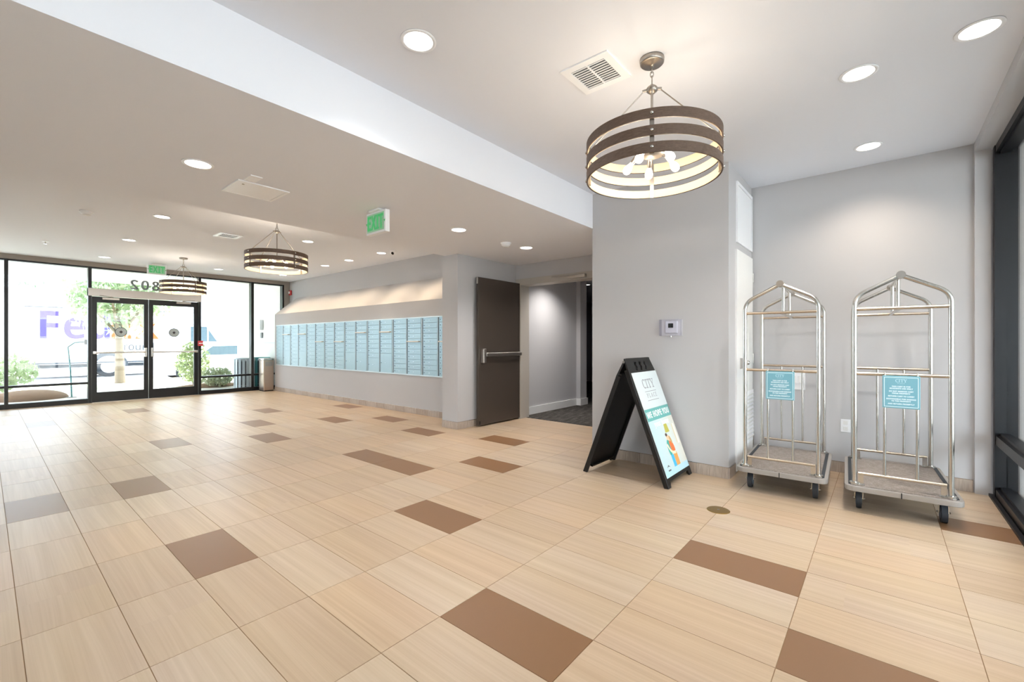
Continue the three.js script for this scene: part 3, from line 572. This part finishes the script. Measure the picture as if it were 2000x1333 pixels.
// ---------- small wall things ----------
{
  const g = thing('thermostat', 'white thermostat with small dark screen under a clear guard', 'thermostat', [4.246, 1.3, 1.548]);
  obj('guard_back', bx(-0.002, 0.055, 0, 0.004, 0.155, 0.2), M.white, g);
  obj('body', rb(-0.014, 0.06, 0, 0.024, 0.115, 0.115, 0.006), M.whiteGloss, g);
  obj('screen', bx(-0.0268, 0.075, -0.004, 0.002, 0.042, 0.048), M.screen, g);
  obj('guard', [bx(-0.062, 0.055, 0, 0.003, 0.155, 0.2), bx(-0.032, 0.132, 0, 0.06, 0.003, 0.2), bx(-0.032, -0.022, 0, 0.06, 0.003, 0.2), bx(-0.032, 0.055, 0.0985, 0.06, 0.152, 0.003), bx(-0.032, 0.055, -0.0985, 0.06, 0.152, 0.003)], M.clear, g);
  obj('guard_lock', rod(V(-0.05, -0.024, 0.01), V(-0.05, -0.036, 0.01), 0.008, 12), M.steel, g);
  const o = thing('power_outlet', 'white wall outlet between the two luggage carts', 'outlet', [5.14, 0.38, 0.26]);
  obj('cover_plate', rb(-0.003, 0.06, 0, 0.006, 0.12, 0.075, 0.003), M.whiteGloss, o); obj('receptacle', [rb(-0.007, 0.087, 0, 0.004, 0.035, 0.034, 0.004), rb(-0.007, 0.033, 0, 0.004, 0.035, 0.034, 0.004)], M.white, o);
  const w = thing('wall_switch_box', 'white wall switch box behind the cart with the service door', 'switch box', [5.14, 0.75, 0.64]);
  obj('cover_plate', rb(-0.008, 0.085, 0, 0.016, 0.17, 0.13, 0.004), M.whiteGloss, w); obj('switch_rocker', [rb(-0.018, 0.1, 0.03, 0.006, 0.07, 0.035, 0.003), rb(-0.018, 0.1, -0.03, 0.006, 0.07, 0.035, 0.003)], M.white, w);
  const fa = thing('fire_alarm', 'red fire alarm strobe on the upper wall by the entrance', 'fire alarm', [5.24, 2.46, 12.03]);
  obj('housing', rb(-0.02, 0.065, 0, 0.04, 0.13, 0.12, 0.012), M.red, fa); obj('strobe', rb(-0.05, 0.07, 0, 0.025, 0.06, 0.05, 0.01), M.whiteGloss, fa);
  const ps = thing('pull_station', 'small red fire pull station on the door mullion', 'pull station', [3.225, 1.13, 12.125]);
  obj('housing', rb(0, 0.06, 0.022, 0.1, 0.12, 0.04, 0.006), M.redPale, ps); obj('pull_handle', rb(0, 0.06, 0.046, 0.07, 0.022, 0.012, 0.003), M.whiteGloss, ps);
  const d = thing('floor_cleanout', 'round brass cleanout cover set in the floor tiles', 'floor cover', [3.413, 0, 0.909]);
  obj('cover', lathe([[0, 0.004], [0.07, 0.004], [0.076, 0.002], [0.078, 0]], 40), M.brass, d); obj('screw', disc(0, 0.0045, 0, 0.009, 0.002, 14), M.nickel, d);
  const t = thing('trash_can', 'tall stainless steel trash can beside the mailbox wall', 'trash can', [4.55, 0, 11.83]);
  obj('body', rb(0, 0.4, 0, 0.24, 0.76, 0.3, 0.02, 3), M.stainless, t); obj('base_ring', bx(0, 0.012, 0, 0.22, 0.024, 0.28), M.black, t);
  obj('top_band', rb(0, 0.79, 0, 0.25, 0.05, 0.31, 0.012), M.steel, t); obj('opening_flap', rb(0, 0.68, 0.151, 0.17, 0.11, 0.006, 0.003), M.nickel, t);
}

// ---------- outside ----------
function foliage(n, place, size) {
  const pos = [], nor = [], uv = [];
  for (let k = 0; k < n; k++) {
    const c = place(k), s = size * rr(0.6, 1.3), q = new THREE.Quaternion().setFromEuler(new THREE.Euler(rr(0, 6.28), rr(0, 6.28), rr(0, 6.28)));
    const e = [V(-s, 0, 0), V(0, -s * 0.45, 0), V(s, 0, 0), V(0, s * 0.45, 0.1 * s)].map((v) => v.applyQuaternion(q).add(c)), nn = V(0, 0, 1).applyQuaternion(q);
    for (const i of [0, 1, 2, 0, 2, 3]) { pos.push(e[i].x, e[i].y, e[i].z); nor.push(nn.x, nn.y, nn.z); uv.push(0, 0); }
  }
  const g = new THREE.BufferGeometry();
  g.setAttribute('position', new THREE.Float32BufferAttribute(pos, 3)); g.setAttribute('normal', new THREE.Float32BufferAttribute(nor, 3)); g.setAttribute('uv', new THREE.Float32BufferAttribute(uv, 2));
  return g;
}
const inBall = () => { let v; do v = V(rr(-1, 1), rr(-1, 1), rr(-1, 1)); while (v.length() > 1); return v; };
{
  struct(obj('sidewalk', [wb(-14, 20, -0.3, -0.01, 12.34, 15.6)], M.concrete), 'pale concrete walk outside the glass', 'sidewalk');
  struct(obj('path', wb(-14, 14, -0.3, -0.01, -5.5, -0.86), M.paver), 'grey paved walk outside the side windows', 'path');
  struct(obj('lawn', wb(-14, 20, -0.4, -0.06, 15.6, 19.6), M.lawn), 'strip of grass before the street', 'lawn');
  struct(obj('kerb', wb(-14, 20, -0.4, -0.08, 19.6, 19.85), M.concrete), 'concrete kerb', 'kerb');
  struct(obj('street', [wb(-60, 70, -0.45, -0.25, 19.85, 60)], M.asphalt), 'sunlit asphalt street', 'street');
  struct(obj('street_side', wb(-60, 40, -0.45, -0.25, -40, -5.5), M.paver), 'grey paved yard beyond the side walk', 'street');
  struct(obj('wall_exterior', [wb(5.24, 5.6, -0.05, 3.2, 12.36, 15.9)], M.stucco), 'white exterior wall beside the entrance', 'wall');
  struct(obj('trim_exterior', [wb(5.225, 5.24, 1.19, 1.21, 12.36, 15.9)], M.paleMetal), 'thin panel joint on the exterior wall', 'trim');
  struct(obj('roof_canopy', wb(-10, 5.6, 2.86, 3.15, 12.36, 16.3), M.stucco), 'white canopy over the entrance walk', 'roof');
  struct(obj('roof_side_canopy', wb(-10, 12, 2.86, 3.15, -4.6, -0.86), M.stucco), 'white canopy over the side walk', 'roof');
  struct(obj('wall_wing', wb(5.3, 5.6, -0.05, 3.15, -6.5, -0.78), M.greyStucco), 'plain exterior wall standing out beside the side windows', 'wall');
  tag(obj('wall_light', rb(5.19, 1.72, -13.9, 0.1, 0.3, 0.12, 0.02), M.whiteGloss), 'white box light on the exterior wall', 'wall light');
  tag(obj('card_reader', rb(5.215, 1.42, -13.9, 0.05, 0.16, 0.1, 0.01), M.grey), 'small grey card reader on the exterior wall', 'card reader');

  // slatted litter bins
  function slatBin(x, b, mat, label) {
    const g = thing('slatted_bin', label, 'litter bin', [x, -0.01, b], 0, 'slatted bins outside');
    obj('liner', disc(0, 0.37, 0, 0.2, 0.7, 24), M.mailDark, g);
    for (let k = 0; k < 16; k++) obj('slat', new THREE.BoxGeometry(0.058, 0.76, 0.012).translate(0, 0.39, 0.235).rotateY(k * Math.PI / 8), mat, g);
    obj('hoop', [0.08, 0.72].map((y) => new THREE.TorusGeometry(0.226, 0.008, 8, 32).rotateX(Math.PI / 2).translate(0, y, 0)), M.grey, g);
    obj('rim', new THREE.TorusGeometry(0.225, 0.022, 10, 32).rotateX(Math.PI / 2).translate(0, 0.785, 0), mat, g);
  }
  slatBin(4.5, 13.15, M.paleMetal, 'pale grey slatted litter bin outside the glass');
  slatBin(4.98, 13.35, M.teal, 'teal slatted litter bin outside the glass');

  // gooseneck post
  { const g = thing('gooseneck_post', 'thin dark gooseneck post with a square plate on the walk', 'post', [1.26, -0.01, 13.8]);
    obj('pole', tube([V(0, 0, 0), V(-0.02, 0.6, 0), V(-0.06, 1.12, 0), V(0.05, 1.22, 0), V(0.2, 1.235, 0)], 0.014, 60), M.teal, g); obj('reader_plate', rb(0.26, 1.23, 0, 0.12, 0.12, 0.04, 0.01), M.grey, g); obj('foot_plate', bx(0, 0.005, 0, 0.14, 0.01, 0.14), M.grey, g); }
  // bed mound and boulder
  struct(obj('ground_bed', new THREE.SphereGeometry(1, 32, 12, 0, Math.PI * 2, 0, Math.PI / 2).scale(0.62, 0.2, 0.55).translate(0.62, -0.012, -14.1), M.mulch), 'low brown mulch mound beside the walk', 'planting bed');
  struct(obj('ground_bed_001', new THREE.SphereGeometry(1, 32, 12, 0, Math.PI * 2, 0, Math.PI / 2).scale(0.8, 0.1, 0.4).translate(4.0, -0.012, -14.3), M.mulch), 'low brown mulch bed near the slatted bins', 'planting bed');

  function shrub(name, x, b, w, h, n, hex, label, size = 0.06) {
    const g = thing(name, label, 'shrub', [x, -0.03, b], 0, 'shrubs outside the entrance');
    obj('stem', [0, 1, 2, 3].map((k) => rod(V(0, 0, 0), V(rr(-0.4, 0.4) * w, h * 0.7, rr(-0.4, 0.4) * w), 0.01, 6, 0.004)), M.bark, g);
    const f = obj('foliage', foliage(n, () => { const v = inBall(); return V(v.x * w, h * 0.55 + v.y * h * 0.48, v.z * w); }, size), leafMat(hex), g); f.userData.kind = 'stuff';
  }
  shrub('tall_shrub', 3.85, 15.1, 0.42, 1.25, 1400, '#b9c79a', 'tall yellow-green shrub behind the door by the pull station');
  shrub('low_shrub', 4.1, 13.95, 0.4, 0.55, 900, '#b7c2a0', 'low loose shrub in the mulch bed near the slatted bins');
  shrub('broad_shrub', 0.15, 16.0, 0.75, 1.0, 1600, '#bccba6', 'broad pale green shrub beside the walk', 0.07);

  function tree(name, x, y, b, trunkH, cr, ch, n, hex, label, group, size = 0.16) {
    const g = thing(name, label, 'tree', [x, y, b], rr(0, 6), group);
    obj('trunk', [rod(V(0, 0, 0), V(0.05, trunkH + ch * 0.3, 0), 0.14 * cr / 1.8, 12, 0.06), ...[0, 1, 2, 3, 4].map((k) => rod(V(0.03, trunkH * 0.85, 0), V(Math.cos(k * 1.26) * cr * 0.6, trunkH + ch * 0.45, Math.sin(k * 1.26) * cr * 0.6), 0.05, 8, 0.02))], M.bark, g);
    const cl = []; for (let k = 0; k < 22; k++) { const v = inBall(); cl.push([V(v.x * cr * 0.8, trunkH + ch * 0.5 + v.y * ch * 0.42, v.z * cr * 0.8), rr(0.28, 0.5) * cr]); }
    const f = obj('foliage', foliage(n, () => { const [c, r] = cl[Math.floor(rnd() * cl.length)]; return c.clone().add(inBall().multiplyScalar(r)); }, size), leafMat(hex), g); f.userData.kind = 'stuff';
  }
  tree('street_tree', 2.75, -0.06, 18.3, 1.75, 1.75, 2.6, 5200, '#b3c4a2', 'leafy street tree with a pale trunk before the delivery truck', 'street trees', 0.11);
  [[-4, 54, 3.1, '#a8bba4'], [4, 55, 3.2, '#b0c1a8'], [19, 53, 3.2, '#a8bba4'], [27, 55, 3.4, '#b0c1a8'], [36, 54, 3.2, '#a8bba4'], [-13, 55, 3.4, '#b0c1a8'], [12, 56, 3.2, '#a8bba4'], [44, 56, 3.4, '#b0c1a8']].forEach(([x, b, r, c]) => tree('distant_tree', x, -0.25, b, 3.2, r, 4.6, 1300, c, 'distant tree rising behind the white building', 'distant trees', 0.3));

  // building across the street
  { const g = thing('distant_building', 'long white building across the street', 'building', [12, -0.25, 40]);
    obj('wall', bx(0, 2.3, -3, 52, 4.6, 6), M.stucco, g); obj('roof_edge', bx(0, 4.68, -3, 52.4, 0.16, 6.4), M.paleMetal, g);
    for (let k = 0; k < 14; k++) { const wdw = obj('window', bx(-24 + k * 3.7, 2.6, 0.02, 1.3, 1.2, 0.06), M.paleMetal, g); obj('window_pane', bx(-24 + k * 3.7, 2.6, 0.055, 1.1, 1.0, 0.02), M.darkGlass, wdw); } }
  { const g = thing('side_building', 'grey building beyond the side windows', 'building', [0, -0.25, -17], Math.PI);
    obj('wall', bx(0, 3.2, -3, 40, 6.4, 6), M.greyStucco, g); obj('roof_edge', bx(0, 6.48, -3, 40.4, 0.16, 6.4), M.paleMetal, g);
    for (let k = 0; k < 10; k++) { const wdw = obj('window', bx(-18 + k * 4, 2.4, 0.02, 1.4, 1.3, 0.06), M.paleMetal, g); obj('window_pane', bx(-18 + k * 4, 2.4, 0.055, 1.2, 1.1, 0.02), M.darkGlass, wdw); } }

  // delivery truck
  { const B0 = 25.3, g = thing('delivery_truck', 'white delivery step van with large purple and orange lettering', 'truck', [4.4, -0.25, B0 + 1.05]);
    const lx = (x) => x - 4.4, z = 1.05;
    obj('cargo_body', rb(lx(3.3), 1.72, 0, 4.7, 2.32, 2.1, 0.06, 2), M.truckWhite, g);
    const s = new THREE.Shape(); [[5.65, 0.5], [5.65, 2.86], [6.6, 2.8], [7.35, 1.75], [8.2, 1.5], [8.3, 0.5]].forEach(([x, y], i) => (i ? s.lineTo(lx(x), y) : s.moveTo(lx(x), y)));
    const cab = obj('cab', new THREE.ExtrudeGeometry(s, { depth: 2.0, bevelEnabled: true, bevelSize: 0.03, bevelThickness: 0.03, bevelSegments: 2 }).translate(0, 0, -1.0), M.truckWhite, g);
    const w = new THREE.Shape(); [[6.35, 1.5], [6.35, 2.22], [7.0, 2.22], [7.45, 1.5]].forEach(([x, y], i) => (i ? w.lineTo(lx(x), y) : w.moveTo(lx(x), y)));
    obj('side_window', new THREE.ExtrudeGeometry(w, { depth: 0.02, bevelEnabled: false }).translate(0, 0, 1.025), M.darkGlass, cab);
    obj('window_post', bx(lx(7.05), 1.86, 1.05, 0.05, 0.72, 0.02), M.truckWhite, cab);
    obj('lower_stripe', bx(lx(6.9), 1.15, 1.035, 2.2, 0.5, 0.012), M.paleMetal, cab);
    obj('chassis', bx(lx(4.5), 0.5, 0, 7.0, 0.16, 1.7), M.truckGrey, g);
    obj('roof_trim', bx(lx(3.3), 2.86, z + 0.004, 4.6, 0.035, 0.02), M.truckGrey, g);
    obj('body_rail', bx(lx(3.3), 0.62, z, 4.7, 0.06, 0.03), M.truckGrey, g); obj('rear_bumper', bx(lx(1.15), 0.5, 0.3, 0.5, 0.14, 1.7), M.truckGrey, g);
    for (const x of [3.45, 7.6]) for (const sz of [-1, 1]) { const wh = obj('wheel', new THREE.CylinderGeometry(0.43, 0.43, 0.26, 32).rotateX(Math.PI / 2).translate(lx(x), 0.43, sz * 0.88), M.tyre, g); obj('hub_cap', new THREE.CylinderGeometry(0.27, 0.27, 0.28, 28).rotateX(Math.PI / 2).translate(lx(x), 0.43, sz * 0.88), M.hub, wh); }
    for (const x of [3.45, 7.6]) obj('wheel_arch', new THREE.RingGeometry(0.44, 0.62, 28, 1, 0, Math.PI).translate(lx(x), 0.45, z + 0.012), M.truckGrey, g);
    const put = (str, size, x, y, mat, name, width, f) => { const t = text(str, size, 0.012, f); t.computeBoundingBox(); const b = t.boundingBox; t.translate(-b.min.x, 0, 0).scale(width / (b.max.x - b.min.x), 1, 1).translate(lx(x), y, z + 0.002); obj(name, t, mat, g); };
    put('Fed', 1.1, 1.42, 1.62, M.purple, 'purple_lettering', 2.05); put('Ex', 1.1, 3.52, 1.62, M.orange, 'orange_lettering', 1.62); put('Ground', 0.32, 3.65, 1.12, M.greyText, 'grey_lettering', 1.3, fontR);
  }
  // parked car
  { const g = thing('parked_car', 'white parked car in front of the truck cab', 'car', [6.35, -0.25, 21.6]);
    const s = new THREE.Shape(); [[-2.1, 0.25], [-2.1, 0.75], [-1.7, 0.86], [-1.0, 0.92], [-0.45, 1.36], [0.75, 1.38], [1.45, 0.95], [2.05, 0.88], [2.1, 0.3]].forEach(([x, y], i) => (i ? s.lineTo(x, y) : s.moveTo(x, y)));
    obj('body', new THREE.ExtrudeGeometry(s, { depth: 1.55, bevelEnabled: true, bevelSize: 0.06, bevelThickness: 0.08, bevelSegments: 3 }).translate(0, 0, -0.78), M.truckWhite, g);
    const w = new THREE.Shape(); [[-0.85, 0.95], [-0.4, 1.31], [0.7, 1.33], [1.25, 0.98]].forEach(([x, y], i) => (i ? w.lineTo(x, y) : w.moveTo(x, y)));
    obj('side_window', new THREE.ExtrudeGeometry(w, { depth: 1.735, bevelEnabled: false }).translate(0, 0, -0.868), M.darkGlass, g);
    for (const x of [-1.3, 1.3]) for (const sz of [-1, 1]) { const wh = obj('wheel', new THREE.CylinderGeometry(0.32, 0.32, 0.22, 28).rotateX(Math.PI / 2).translate(x, 0.32, sz * 0.78), M.tyre, g); obj('hub_cap', new THREE.CylinderGeometry(0.2, 0.2, 0.24, 24).rotateX(Math.PI / 2).translate(x, 0.32, sz * 0.78), M.hub, wh); } }
}

renderer.render(scene, camera);
